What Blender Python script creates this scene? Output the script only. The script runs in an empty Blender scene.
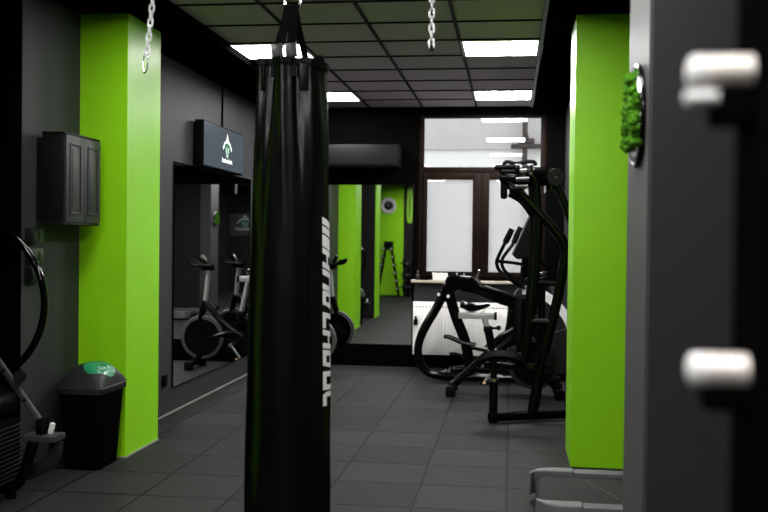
import bpy, bmesh, math, random
from mathutils import Vector, Matrix
random.seed(7)
sc = bpy.context.scene
COL = sc.collection
PI = math.pi
sin, cos = math.sin, math.cos

# ------------------------------------------------------------------ materials
M = {}
def srgb(r, g, b):
    f = lambda c: (c/12.92 if c <= .04045 else ((c+.055)/1.055)**2.4)
    return (f(r/255), f(g/255), f(b/255), 1)

def mat(name, col, rough=.5, metal=0., spec=.5, noise=None, bump=None, emit=None):
    m = bpy.data.materials.new(name); m.use_nodes = True
    nt = m.node_tree; b = nt.nodes['Principled BSDF']
    col = tuple(col) if len(col) == 4 else (*col, 1)
    b.inputs['Base Color'].default_value = col
    b.inputs['Roughness'].default_value = rough
    b.inputs['Metallic'].default_value = metal
    b.inputs['Specular IOR Level'].default_value = spec
    tc = nt.nodes.new('ShaderNodeTexCoord')
    if noise:                                   # (scale, amount): gentle uneven colour
        n = nt.nodes.new('ShaderNodeTexNoise'); n.inputs['Scale'].default_value = noise[0]; n.inputs['Detail'].default_value = 5
        nt.links.new(tc.outputs['Object'], n.inputs['Vector'])
        mx = nt.nodes.new('ShaderNodeMix'); mx.data_type = 'RGBA'
        a = noise[1]
        mx.inputs[6].default_value = tuple(c*(1-a) for c in col[:3]) + (1,)
        mx.inputs[7].default_value = tuple(min(1, c*(1+a)) for c in col[:3]) + (1,)
        nt.links.new(n.outputs['Fac'], mx.inputs[0]); nt.links.new(mx.outputs[2], b.inputs['Base Color'])
    if bump:                                    # (scale, strength)
        n = nt.nodes.new('ShaderNodeTexNoise'); n.inputs['Scale'].default_value = bump[0]; n.inputs['Detail'].default_value = 4
        nt.links.new(tc.outputs['Object'], n.inputs['Vector'])
        bp = nt.nodes.new('ShaderNodeBump'); bp.inputs['Strength'].default_value = bump[1]; bp.inputs['Distance'].default_value = .01
        nt.links.new(n.outputs['Fac'], bp.inputs['Height']); nt.links.new(bp.outputs['Normal'], b.inputs['Normal'])
    if emit:
        b.inputs['Emission Color'].default_value = (*emit[:3], 1); b.inputs['Emission Strength'].default_value = emit[3]
    M[name] = m
    return m

mat('green_paint', (.262, .66, .003), .38, noise=(3, .06), bump=(60, .08))
mat('charcoal_paint', (.027, .027, .031), .55, spec=.25, noise=(2.5, .10), bump=(70, .08))
mat('grey_paint_lit', (.060, .058, .061), .5, spec=.3, noise=(6, .16), bump=(60, .1))
mat('dark_paint', (.011, .011, .012), .7, spec=.15, noise=(3, .1))
mat('black_wall', (.0012, .0012, .0013), .6, spec=.04)
mat('box_grey', (.0055, .0055, .0055), .45, spec=.12)
mat('bare_black', (.0015, .0015, .0015), .9, spec=.04)
mat('ceiling_bar', (.004, .004, .004), .7, spec=.1)
mat('bar_light', (.30, .30, .30), .4)
mat('pale_line', (.22, .22, .20), .6)
mat('leather', (.0016, .0016, .0018), .33, spec=.16, bump=(26, .16))
mat('leather_seam', (.002, .002, .002), .45, spec=.15, bump=(120, .3))
mat('webbing', (.002, .002, .002), .6, spec=.1, bump=(300, .3))
mat('white_print', (.82, .82, .82), .45)
mat('chrome', (.75, .75, .76), .18, 1.)
mat('steel', (.45, .45, .47), .3, 1.)
mat('chain_steel', (.86, .86, .87), .3, .35)
mat('bright_peg', (1., .93, .86), .38, .55)
mat('black_metal', (.0016, .0016, .0018), .22, spec=.22)
mat('black_gloss', (.0014, .0014, .0016), .14, spec=.30)
mat('black_plastic', (.0025, .0025, .0027), .42, spec=.16, bump=(160, .12))
mat('bin_plastic', (.0025, .0025, .0027), .5, spec=.14, bump=(180, .1))
mat('lid_plastic', (.013, .013, .0135), .5, spec=.22, bump=(180, .1))
mat('green_plastic', (.012, .20, .085), .3, spec=.5)
mat('grey_plastic', (.085, .085, .088), .6, spec=.25, noise=(30, .08))
mat('cap_plastic', (.12, .122, .126), .4, spec=.4, noise=(20, .08))
mat('belt_rubber', (.024, .024, .024), .7, spec=.08, bump=(250, .4))
mat('rubber', (.0035, .0035, .0035), .75, spec=.15)
mat('silver', (.50, .50, .50), .35, .6)
mat('white_plastic', (.74, .74, .74), .4)
mat('white_enamel', (.86, .85, .83), .35)
mat('cabinet_paint', (.033, .033, .036), .45, spec=.25, noise=(5, .05))
mat('cabinet_side', (.006, .006, .0063), .5, spec=.15)
mat('wood_brown', (.0058, .0027, .0016), .5, spec=.06, noise=(9, .35))
mat('sill_wood', (.40, .355, .29), .5, noise=(6, .15))
mat('moss', (.042, .15, .004), .9, spec=.1, noise=(45, .6), bump=(160, 1.))
mat('plaque_black', (.006, .006, .006), .35, noise=(60, .4))
mat('bar_grey', (.06, .06, .062), .35, spec=.4)
mat('dim_grey', (.034, .034, .036), .4, spec=.3)
mat('mesh_grey', (.012, .012, .013), .45, spec=.3, noise=(90, .3))
mat('arc_white', (.88, .88, .88), .35)
mat('brass', (.55, .38, .22), .35, 1.)
mat('screen', (.02, .024, .03), .25, emit=(.046, .058, .072, 1.))
mat('logo_white', (.7, .7, .7), .5, emit=(.75, .85, .8, .8))
mat('logo_green', (.02, .22, .10), .5, emit=(.02, .16, .08, .6))
mat('sign_panel', (.05, .05, .055), .5)
mat('sign_green', (.02, .20, .11), .5)
mat('sign_white', (.55, .56, .56), .5)
mat('switch_plate', (.008, .010, .009), .35)
mat('switch_rocker', (.010, .018, .011), .3)
mat('light_frame', (.6, .6, .6), .5)
for k_, e_ in dict(a=46, b=72, c=18, d=44, e=22, f=18, g=90).items(): mat('diffuser_'+k_, (.8, .8, .8), .5, emit=(1, .985, .96, float(e_)))
mat('plaster_light', (.80, .79, .78), .8, noise=(1.3, .05))
mat('plaster_grey', (.50, .485, .475), .85, noise=(4, .07), bump=(30, .3))
mat('pipe_brown', (.045, .033, .028), .6, noise=(8, .4))
mat('mirror', (.80, .81, .82), .015, 1.)
mat('paper_white', (.7, .7, .68), .6)
mat('bounce_paint', (.62, .60, .60), .6)
mat('ground_out', (.4, .4, .4), .9)
mat('band_green', (.22, .5, .02), .5)

# deep blacks: a little diffuse plus an even gloss
def black(name, col, rough, gloss, bump=None, ior=None):
    m = bpy.data.materials.new(name); m.use_nodes = True; nt = m.node_tree
    nt.nodes.remove(nt.nodes['Principled BSDF']); out = nt.nodes['Material Output']
    d = nt.nodes.new('ShaderNodeBsdfDiffuse'); d.inputs[0].default_value = (col, col, col*1.06, 1)
    g = nt.nodes.new('ShaderNodeBsdfGlossy'); g.inputs[0].default_value = (gloss, gloss, gloss*1.02, 1); g.inputs['Roughness'].default_value = rough
    if ior:
        ad = nt.nodes.new('ShaderNodeMixShader'); fr = nt.nodes.new('ShaderNodeFresnel'); fr.inputs['IOR'].default_value = ior
        g.inputs[0].default_value = (1, 1, 1, 1)
        nt.links.new(fr.outputs[0], ad.inputs[0]); nt.links.new(d.outputs[0], ad.inputs[1]); nt.links.new(g.outputs[0], ad.inputs[2])
    else:
        ad = nt.nodes.new('ShaderNodeAddShader'); nt.links.new(d.outputs[0], ad.inputs[0]); nt.links.new(g.outputs[0], ad.inputs[1])
    nt.links.new(ad.outputs[0], out.inputs[0])
    if bump:
        tc = nt.nodes.new('ShaderNodeTexCoord'); n = nt.nodes.new('ShaderNodeTexNoise'); n.inputs['Scale'].default_value = bump[0]; n.inputs['Detail'].default_value = 4
        mp = nt.nodes.new('ShaderNodeMapping'); mp.inputs['Scale'].default_value = (1, 1, bump[2]); nt.links.new(tc.outputs['Object'], mp.inputs[0]); nt.links.new(mp.outputs[0], n.inputs['Vector'])
        bp = nt.nodes.new('ShaderNodeBump'); bp.inputs['Strength'].default_value = bump[1]; bp.inputs['Distance'].default_value = .01
        nt.links.new(n.outputs['Fac'], bp.inputs['Height'])
        nt.links.new(bp.outputs[0], d.inputs['Normal']); nt.links.new(bp.outputs[0], g.inputs['Normal'])
    M[name] = m
black('leather', .0012, .25, .025, (22, .14, .45))
black('leather_seam', .0015, .35, .012, (120, .2, 1))
black('webbing', .0018, .5, .006, (300, .3, 1))
black('black_metal', .0014, .12, .02, None, 1.32)
black('black_gloss', .0012, .085, .02, None, 1.38)
black('black_plastic', .0020, .40, .009, (160, .1, 1))
black('bin_plastic', .0016, .45, .006, (180, .1, 1))
black('rubber', .0022, .6, .005)
black('bare_black', .0012, .7, .0015)
black('black_wall', .0010, .6, .0012)

# ceiling: pale mineral-fibre boards, magenta tint in the colour offsets green bounce light
mat('ceiling_tile', (.48, .395, .475), .8, spec=.2, noise=(14, .06), bump=(150, .25))

def glass_mat(name, frost=0.):
    m = bpy.data.materials.new(name); m.use_nodes = True; nt = m.node_tree
    nt.nodes.remove(nt.nodes['Principled BSDF']); out = nt.nodes['Material Output']
    tr = nt.nodes.new('ShaderNodeBsdfTransparent'); tr.inputs[0].default_value = (.94, .95, .95, 1)
    gl = nt.nodes.new('ShaderNodeBsdfGlossy'); gl.inputs['Roughness'].default_value = .0
    fr = nt.nodes.new('ShaderNodeFresnel'); fr.inputs['IOR'].default_value = 1.5
    mx = nt.nodes.new('ShaderNodeMixShader')
    base = tr.outputs[0]
    if frost:
        tl = nt.nodes.new('ShaderNodeBsdfTranslucent'); tl.inputs[0].default_value = (.95, .95, .95, 1)
        m2 = nt.nodes.new('ShaderNodeMixShader'); m2.inputs[0].default_value = frost
        nt.links.new(tr.outputs[0], m2.inputs[1]); nt.links.new(tl.outputs[0], m2.inputs[2]); base = m2.outputs[0]
    nt.links.new(fr.outputs[0], mx.inputs[0]); nt.links.new(base, mx.inputs[1]); nt.links.new(gl.outputs[0], mx.inputs[2])
    nt.links.new(mx.outputs[0], out.inputs[0])
    M[name] = m
glass_mat('glass'); glass_mat('glass_milky', .55)

def floor_mat():
    m = bpy.data.materials.new('rubber_tiles'); m.use_nodes = True; nt = m.node_tree
    b = nt.nodes['Principled BSDF']; N = nt.nodes.new; L = nt.links.new
    g = N('ShaderNodeNewGeometry'); sp = N('ShaderNodeSeparateXYZ'); L(g.outputs['Position'], sp.inputs[0])
    def mth(op, a, bb=None):
        n = N('ShaderNodeMath'); n.operation = op
        for i, v in enumerate((a, bb)):
            if v is None: continue
            if isinstance(v, (int, float)): n.inputs[i].default_value = v
            else: L(v, n.inputs[i])
        return n.outputs[0]
    def axis(o, off):
        s = mth('DIVIDE', mth('ADD', o, off), .5)
        fr = mth('FRACT', s); fl = mth('FLOOR', s)
        d = mth('MINIMUM', fr, mth('SUBTRACT', 1., fr))      # 0 at a joint
        return fl, d
    fx, dx = axis(sp.outputs[0], 50.005); fy, dy = axis(sp.outputs[1], 49.92)
    d = mth('MINIMUM', dx, dy)
    joint = mth('MAXIMUM', mth('LESS_THAN', dx, .011), mth('LESS_THAN', dy, .019))
    soft = mth('MINIMUM', mth('DIVIDE', d, .03), 1.)
    cb = N('ShaderNodeCombineXYZ'); L(fx, cb.inputs[0]); L(fy, cb.inputs[1])
    wn = N('ShaderNodeTexWhiteNoise'); wn.noise_dimensions = '3D'; L(cb.outputs[0], wn.inputs['Vector'])
    n1 = N('ShaderNodeTexNoise'); n1.inputs['Scale'].default_value = 230; n1.inputs['Detail'].default_value = 3
    L(g.outputs['Position'], n1.inputs['Vector'])
    n2 = N('ShaderNodeTexNoise'); n2.inputs['Scale'].default_value = 3.5; n2.inputs['Detail'].default_value = 5
    L(g.outputs['Position'], n2.inputs['Vector'])
    v = mth('ADD', mth('MULTIPLY', wn.outputs['Value'], .34), .62)
    v = mth('MULTIPLY', v, mth('ADD', mth('MULTIPLY', n1.outputs['Fac'], 1.5), .25))
    v = mth('MULTIPLY', v, mth('ADD', mth('MULTIPLY', n2.outputs['Fac'], .6), .7))
    v = mth('MULTIPLY', v, mth('SUBTRACT', 1., mth('MULTIPLY', joint, .97)))
    v = mth('MULTIPLY', v, .0235)
    cc = N('ShaderNodeCombineColor'); L(mth('MULTIPLY', v, 1.0), cc.inputs[0]); L(mth('MULTIPLY', v, .985), cc.inputs[1]); L(mth('MULTIPLY', v, .985), cc.inputs[2])
    L(cc.outputs[0], b.inputs['Base Color'])
    b.inputs['Roughness'].default_value = .58; b.inputs['Specular IOR Level'].default_value = .06
    h = mth('ADD', soft, mth('MULTIPLY', n1.outputs['Fac'], .5))
    bp = N('ShaderNodeBump'); bp.inputs['Strength'].default_value = .5; bp.inputs['Distance'].default_value = .004
    L(h, bp.inputs['Height']); L(bp.outputs['Normal'], b.inputs['Normal'])
    M['rubber_tiles'] = m
floor_mat()

# ------------------------------------------------------------------ mesh builder
class MB:
    def __init__(s): s.v = []; s.f = []
    def add(s, vs, fs):
        o = len(s.v); s.v += [Vector(v) for v in vs]; s.f += [tuple(i+o for i in f) for f in fs]; return s
    def box(s, x0, x1, y0, y1, z0, z1, bevel=0., rot=None, piv=None, seg=2):
        bm = bmesh.new(); bmesh.ops.create_cube(bm, size=1)
        c = Vector(((x0+x1)/2, (y0+y1)/2, (z0+z1)/2)); d = (abs(x1-x0), abs(y1-y0), abs(z1-z0))
        for v in bm.verts: v.co = Vector((v.co.x*d[0], v.co.y*d[1], v.co.z*d[2]))
        if bevel: bmesh.ops.bevel(bm, geom=bm.edges[:], offset=min(bevel, min(d)*.45), segments=seg, affect='EDGES', profile=.6)
        p = Vector(piv) if piv else c
        for v in bm.verts:
            v.co += c
            if rot: v.co = p + rot @ (v.co - p)
        bm.verts.index_update()
        s.add([v.co.copy() for v in bm.verts], [[v.index for v in f.verts] for f in bm.faces]); bm.free(); return s
    def tube(s, pts, r, n=10, smooth=0, closed=False, flat=None):
        """sweep along points; smooth = spline steps per span; r number or list; flat=(a,b) scale of the section"""
        P = [Vector(p) for p in pts]
        R = list(r) if isinstance(r, (list, tuple)) else [r]*len(P)
        if smooth:
            Q, RR = [], []; m = len(P)
            for i in range(m if closed else m-1):
                if closed: a, b, c, d = P[(i-1) % m], P[i], P[(i+1) % m], P[(i+2) % m]
                else: a, b, c, d = P[max(i-1, 0)], P[i], P[i+1], P[min(i+2, m-1)]
                for k in range(smooth):
                    t = k/smooth
                    Q.append(.5*((2*b)+(c-a)*t+(2*a-5*b+4*c-d)*t*t+(3*b-a-3*c+d)*t**3))
                    RR.append(R[i]*(1-t)+R[(i+1) % m]*t)
            if not closed: Q.append(P[-1]); RR.append(R[-1])
            P, R = Q, RR
        m = len(P); T = []
        for i in range(m):
            if closed: t = P[(i+1) % m]-P[(i-1) % m]
            else: t = P[min(i+1, m-1)]-P[max(i-1, 0)]
            T.append(t.normalized())
        up = Vector((0, 1, 0)) if abs(T[0].y) < .8 else Vector((0, 0, 1))
        nrm = (up - T[0]*up.dot(T[0])).normalized()
        vs = []
        for i in range(m):
            nrm = (nrm - T[i]*nrm.dot(T[i])).normalized(); bi = T[i].cross(nrm)
            sc_ = 1.
            if 0 < i < m-1 and not smooth:
                a = (P[i]-P[i-1]).normalized(); sc_ = 1/max(.5, a.dot(T[i]))
            fa, fb = flat or (1, 1)
            for k in range(n):
                an = 2*PI*k/n
                vs.append(P[i]+(nrm*cos(an)*fa+bi*sin(an)*fb*sc_)*R[i])
        fs = []
        for i in range(m if closed else m-1):
            j = (i+1) % m
            for k in range(n):
                k2 = (k+1) % n; fs.append((i*n+k, i*n+k2, j*n+k2, j*n+k))
        if not closed: fs += [tuple(range(n))[::-1], tuple(range((m-1)*n, m*n))]
        return s.add(vs, fs)
    def cyl(s, p0, p1, r0, r1=None, n=20): return s.tube([p0, p1], [r0, r0 if r1 is None else r1], n)
    def lathe(s, prof, c=(0, 0, 0), axis='z', n=32, dr=None):
        """prof = [(r, h)...]; closed with caps"""
        c = Vector(c); vs, fs = [], []
        for (r, h) in prof:
            for k in range(n):
                a = 2*PI*k/n; rr = r + (dr(a, h) if dr else 0)
                x, y = rr*cos(a), rr*sin(a)
                p = {'z': (x, y, h), 'y': (x, h, -y), 'x': (h, x, y)}[axis]
                vs.append(c+Vector(p))
        for i in range(len(prof)-1):
            for k in range(n):
                k2 = (k+1) % n; fs.append((i*n+k, i*n+k2, (i+1)*n+k2, (i+1)*n+k))
        fs += [tuple(range(n))[::-1], tuple(range((len(prof)-1)*n, len(prof)*n))]
        return s.add(vs, fs)
    def prism(s, poly, a0, a1, axis='y'):
        """poly in the plane across axis: y -> (x,z), x -> (y,z), z -> (x,y)"""
        n = len(poly)
        def q(p, a): return {'y': (p[0], a, p[1]), 'x': (a, p[0], p[1]), 'z': (p[0], p[1], a)}[axis]
        vs = [q(p, a0) for p in poly]+[q(p, a1) for p in poly]
        fs = [tuple(range(n)), tuple(range(n, 2*n))[::-1]]
        for i in range(n): fs.append((i, (i+1) % n, n+(i+1) % n, n+i))
        return s.add(vs, fs)
    def ball(s, c, r, sub=2, sq=(1, 1, 1), jit=0.):
        bm = bmesh.new(); bmesh.ops.create_icosphere(bm, subdivisions=sub, radius=1)
        for v in bm.verts:
            k = 1+random.uniform(-jit, jit); v.co = Vector((v.co.x*r*sq[0]*k, v.co.y*r*sq[1]*k, v.co.z*r*sq[2]*k))+Vector(c)
        bm.verts.index_update(); s.add([v.co.copy() for v in bm.verts], [[v.index for v in f.verts] for f in bm.faces]); bm.free(); return s

def root_loc(o):
    l = Vector((0, 0, 0))
    while o is not None: l += o.location; o = o.parent
    return l

def obj(name, mb, m, parent=None, at=None, angle=38, bevel=0.):
    """one mesh object. Coordinates in mb are world ones; the parent's place is taken off."""
    base = root_loc(parent) if parent is not None else Vector(at or (0, 0, 0))
    me = bpy.data.meshes.new(name)
    me.from_pydata([tuple(v-base) for v in mb.v], [], mb.f)
    bm = bmesh.new(); bm.from_mesh(me); bmesh.ops.recalc_face_normals(bm, faces=bm.faces); bm.to_mesh(me); bm.free()
    for p in me.polygons: p.use_smooth = True
    me.set_sharp_from_angle(angle=math.radians(angle))
    me.materials.append(M[m] if isinstance(m, str) else m)
    o = bpy.data.objects.new(name, me); COL.objects.link(o)
    if parent is not None: o.parent = parent
    else: o.location = base
    if bevel:
        md = o.modifiers.new('edge', 'BEVEL'); md.width = bevel; md.segments = 2; md.limit_method = 'ANGLE'
    return o
def tag(o, label, cat, group=None):
    o['label'] = label; o['category'] = cat
    if group: o['group'] = group
    return o
def thing(name, label, cat, loc, group=None):
    o = bpy.data.objects.new(name, None); o.empty_display_size = .1; COL.objects.link(o); o.location = loc
    return tag(o, label, cat, group)
def struct(name, mb, m, parent=None, at=None):
    o = obj(name, mb, m, parent, at)
    if parent is None: o['kind'] = 'structure'
    return o
def plabel(o, t): o['label'] = t; return o
def copy_tree(o, parent=None):
    c = o.copy(); COL.objects.link(c)
    if parent is not None: c.parent = parent
    for ch in list(o.children): copy_tree(ch, c)
    return c

LW, BW = -2.72, 10.8          # left wall, back wall
CZ, SZ = 2.92, 2.855          # tiled ceiling, dropped black margin

# ------------------------------------------------------------------ room shell
struct('floor', MB().box(-4.8, 3.0, -3.4, 11.0, -.12, 0), 'rubber_tiles')
struct('ceiling', MB().box(-2.2, .2, -3.3, 10.86, CZ, CZ+.12), 'ceiling_tile')
g = MB()
for i in range(5):
    x = -2.2+.6*i; g.box(x-.011, x+.011, -3.2, 10.86, CZ-.010, CZ+.01)
for k in range(-5, 19):
    y = .6*k
    g.box(-2.2, .2, y-.009, y+.009, CZ-.009, CZ+.01)
struct('trim_1', g, 'ceiling_bar')
struct('trim_2', MB().box(.19, .215, 5.0, 10.86, CZ-.012, CZ+.01), 'bar_light')
m_ = MB().box(-4.8, -2.16, -3.3, 10.86, SZ, CZ+.12).box(.215, 3.0, -3.3, 10.86, SZ, CZ+.12)
struct('trim_3', m_, 'bare_black')

# left wall: main stretch, then a dark opening, a second pillar and a set-back stretch
struct('wall_left', MB().box(-3.0, LW, 5.95, 11.0, 0, 3.0).box(-3.0, LW-.045, 5.18, 6.2, 0, 3.0), 'charcoal_paint')
struct('wall_left_recess', MB().box(-4.8, -4.6, 3.2, 5.5, 0, 3.0).box(-4.8, -2.99, 5.18, 5.3, 0, 3.0), 'bare_black')  # near-black walls, the unlit opening's darkness put into the colour
struct('wall_left_shade', MB().box(-4.6, LW-.047, 5.172, 5.18, 0, 3.0), 'bare_black')  # black sheet over the wall end, shade of the opening as colour
struct('wall_left_front', MB().box(-3.8, -3.6, -3.4, 3.4, 0, 3.0).box(-4.8, LW, 3.4, 3.6, 0, 3.0), 'dark_paint')
def pillar(name, x0, x1, y0, y1, m, top=SZ+.02): return struct(name, MB().box(x0, x1, y0, y1, 0, top), m)
pillar('wall_left_pillar', LW-.05, -2.445, 5.92, 6.5, 'green_paint')
pillar('wall_left_front_pillar', LW-.02, -2.462, 3.42, 4.15, 'dark_paint')
pillar('wall_left_front_pillar_side', -2.462, -2.445, 3.60, 4.15, 'green_paint')
pillar('wall_right_pillar', .39, .95, 6.2, 6.75, 'green_paint')
pillar('wall_right_near_pillar', .39, .60, 2.885, 3.365, 'grey_paint_lit', CZ)
struct('wall_right_near', MB().box(.40, 3.0, 2.88, 2.96, 0, 3.0), 'charcoal_paint')  # front toned darker than the pillar side, putting its shade into the colour
struct('wall_right', MB().box(.575, .8, 6.4, 11.0, 0, 3.0), 'dark_paint')
struct('wall_right_side', MB().box(2.6, 2.8, 2.8, 6.8, 0, 3.0).box(.9, 2.8, 6.3, 6.6, 0, 3.0), 'bounce_paint')  # unseen walls made pale to bounce neutral light onto the ceiling
struct('wall_right_front', MB().box(2.0, 2.2, -3.4, 2.95, 0, 3.0), 'dark_paint')
struct('wall_front', MB().box(-2.76, 2.2, -3.4, -3.2, 0, 3.0), 'dark_paint')
struct('wall_front_accent', MB().box(-3.8, -2.76, -3.4, -3.2, 0, 3.0), 'green_paint')
# back wall round the window opening
WX0, WX1, WZ0, WZ1 = -1.045, .375, 1.0, 2.83
b = MB().box(-3.0, WX0, BW, 11.05, 0, 3.0).box(WX1, .8, BW, 11.05, 0, 3.0)
b.box(WX0, WX1, BW, 11.05, WZ1, 3.0).box(WX0, WX1, BW, 11.05, 0, WZ0)
struct('wall_back', b, 'black_wall')
struct('wall_back_niche', MB().box(WX0-.03, .575, BW-.004, BW, .24, .955), 'charcoal_paint')
struct('baseboard_left', MB().box(LW, LW+.008, 6.5, 10.8, 0, .012).box(-2.445, -2.437, 5.92, 6.5, 0, .010).box(-2.72, -2.437, 5.912, 5.92, 0, .010), 'pale_line')
struct('baseboard_back', MB().box(LW, .575, BW-.02, BW, 0, .24), 'black_wall')

# ------------------------------------------------------------------ window
wroot = bpy.data.objects.new('window_1', None); COL.objects.link(wroot); wroot.location = (-.33, 10.86, WZ0); wroot['kind'] = 'structure'
fy0, fy1 = 10.82, 10.90
f = MB().box(WX0, -.985, fy0, fy1, WZ0, WZ1, .006).box(.31, WX1, fy0, fy1, WZ0, WZ1, .006)
f.box(-.985, .31, fy0, fy1, 2.80, WZ1, .004).box(-.985, .31, fy0, fy1, 2.185, 2.25, .006).box(-.985, .31, fy0, fy1, WZ0, 1.03, .004)
obj('frame', f, 'wood_brown', wroot)
def casement(x0, x1, wl, wr):
    z0, z1 = 1.03, 2.185
    c = MB().box(x0, x0+wl, fy0-.02, fy1-.03, z0, z1, .006).box(x1-wr, x1, fy0-.02, fy1-.03, z0, z1, .006)
    c.box(x0+wl, x1-wr, fy0-.02, fy1-.03, z0, z0+.05, .006).box(x0+wl, x1-wr, fy0-.02, fy1-.03, z1-.075, z1, .006)
    o = obj('casement', c, 'wood_brown', wroot)
    obj('pane', MB().box(x0+wl-.005, x1-wr+.005, fy0+.015, fy0+.019, z0+.045, z1-.07), 'glass_milky', o)
    return o
cl = casement(-.985, -.3415, .042, .09); cr = casement(-.3405, .31, .09, .05)
for c, x in ((cl, -.385), (cr, -.296)):
    h = MB().box(x-.012, x+.012, 10.785, 10.80, 1.50, 1.60, .004).tube([(x, 10.785, 1.56), (x, 10.755, 1.56), (x, 10.75, 1.50), (x, 10.75, 1.45)], .009, 8, 3)
    obj('handle', h, 'wood_brown', c)
obj('pane', MB().box(-.988, .313, 10.855, 10.859, 2.245, 2.805), 'glass', wroot)
struct('trim_4', MB().box(-1.10, .42, 10.68, 10.82, .955, .985, .006), 'sill_wood')

# outside the window
struct('exterior_wall', MB().box(-6, 6, 13.6, 13.8, -1, 2.73), 'plaster_light')
struct('exterior_wall_upper', MB().box(-6, 6, 13.62, 13.8, 2.73, 4.2), 'plaster_grey')
struct('exterior_ledge', MB().box(-6, 6, 13.56, 13.62, 2.71, 2.745), 'plaster_grey')
struct('exterior_ground', MB().box(-6, 6, 11.05, 13.6, -1.1, -1), 'ground_out')
p = thing('drain_pipe', 'rusty brown drain pipe with a wide bracket on the wall outside the window', 'pipe', (.17, 13.5, -1))
obj('pipe', MB().cyl((.17, 13.5, -1), (.17, 13.5, 4.1), .036), 'pipe_brown', p)
obj('bracket', MB().box(-.02, .55, 13.42, 13.6, 2.72, 2.77, .01).box(.08, .30, 13.42, 13.6, 2.77, 2.85, .02), 'pipe_brown', p)
k_ = MB().tube([(.20, 13.46, 4.1), (.24, 13.44, 3.5), (.16, 13.43, 3.1), (.22, 13.43, 2.8)], .02, 8, 6)
obj('cable', k_, 'pipe_brown', p)

# ------------------------------------------------------------------ ceiling lights
lights = [(-1.9, 7.5), (-.1, 7.5), (-1.9, 9.9), (-.1, 9.9), (-1.9, 5.1), (-.1, 5.1), (-1.9, 2.7), (-.1, 2.7), (-1.9, .3), (-.1, .3), (-1.9, -2.1), (-.1, -2.1)]  # last panel is added, unseen, for highlights on the punching bag
nm = {0: 'square ceiling light panel beside the top of the punching bag', 1: 'square ceiling light panel nearer of the two right of the loose chain',
      2: 'square ceiling light panel half hidden behind the punching bag', 3: 'square ceiling light panel just in front of the window',
      4: 'square ceiling light panel over the floor by the waste bin', 5: 'square ceiling light panel over the treadmill end',
      6: 'square ceiling light panel by the dark opening', 7: 'square ceiling light panel beside the near grey pillar',
      8: 'square ceiling light panel over the set-back wall', 9: 'square ceiling light panel over the blurred black upright', 10: 'square ceiling light panel before the green end wall', 11: 'added ceiling light panel before the dark end wall, for highlights on the bag'}
for i, (x, y) in enumerate(lights):
    t = thing('ceiling_light', nm[i], 'ceiling light', (x, y, CZ-.02), 'ceiling light panels')
    fr = MB()
    a, c = .30, .275
    fr.box(x-a, x+a, y-a, y-c, CZ-.016, CZ-.002).box(x-a, x+a, y+c, y+a, CZ-.016, CZ-.002).box(x-a, x-c, y-c, y+c, CZ-.016, CZ-.002).box(x+c, x+a, y-c, y+c, CZ-.016, CZ-.002)
    obj('frame', fr, 'light_frame', t)
    obj('diffuser', MB().box(x-c, x+c, y-c, y+c, CZ-.013, CZ-.004), 'diffuser_'+'fbagcedddddd'[i], t)

# ------------------------------------------------------------------ mirrors
def wall_mirror(label, pane, edge):
    t = thing('wall_mirror', label, 'mirror', tuple((pane[i]+pane[i+1])/2 if i < 4 else pane[4] for i in (0, 2, 4)))
    obj('glass', MB().box(*pane), 'mirror', t); obj('edge', edge, 'black_gloss', t)
y0, y1, z0, z1 = 7.54, 9.84, .21, 2.035
wall_mirror('tall mirror on the left wall below the television', (LW+.004, LW+.010, y0, y1, z0, z1),
            MB().box(LW, LW+.012, y0-.012, y0, z0-.006, z1+.006).box(LW, LW+.012, y1, y1+.006, z0-.006, z1+.006).box(LW, LW+.012, y0, y1, z1, z1+.006).box(LW, LW+.012, y0, y1, z0-.006, z0))
x0, x1, z0, z1 = -2.70, -1.10, .25, 2.045
wall_mirror('wide mirror on the back wall left of the window', (x0, x1, BW-.010, BW-.004, z0, z1),
            MB().box(x0-.006, x0, BW-.012, BW, z0, z1).box(x1, x1+.012, BW-.012, BW, z0, z1).box(x0, x1, BW-.012, BW, z1, z1+.006).box(x0, x1, BW-.012, BW, z0-.006, z0))

# ------------------------------------------------------------------ television
t = thing('television', 'wide wall television showing a pale figure logo, above the left mirror', 'television', (-2.70, 8.61, 2.03))
ty0, ty1, tz0, tz1 = 8.0, 9.22, 2.040, 2.440
obj('casing', MB().box(-2.70, -2.622, ty0, ty1, tz0, tz1, .006), 'black_plastic', t)
scr = obj('screen', MB().box(-2.6215, -2.619, ty0+.012, ty1-.012, tz0+.014, tz1-.010), 'screen', t)
plabel(scr, 'slate-grey lit screen with a logo')
X = -2.6175
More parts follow.
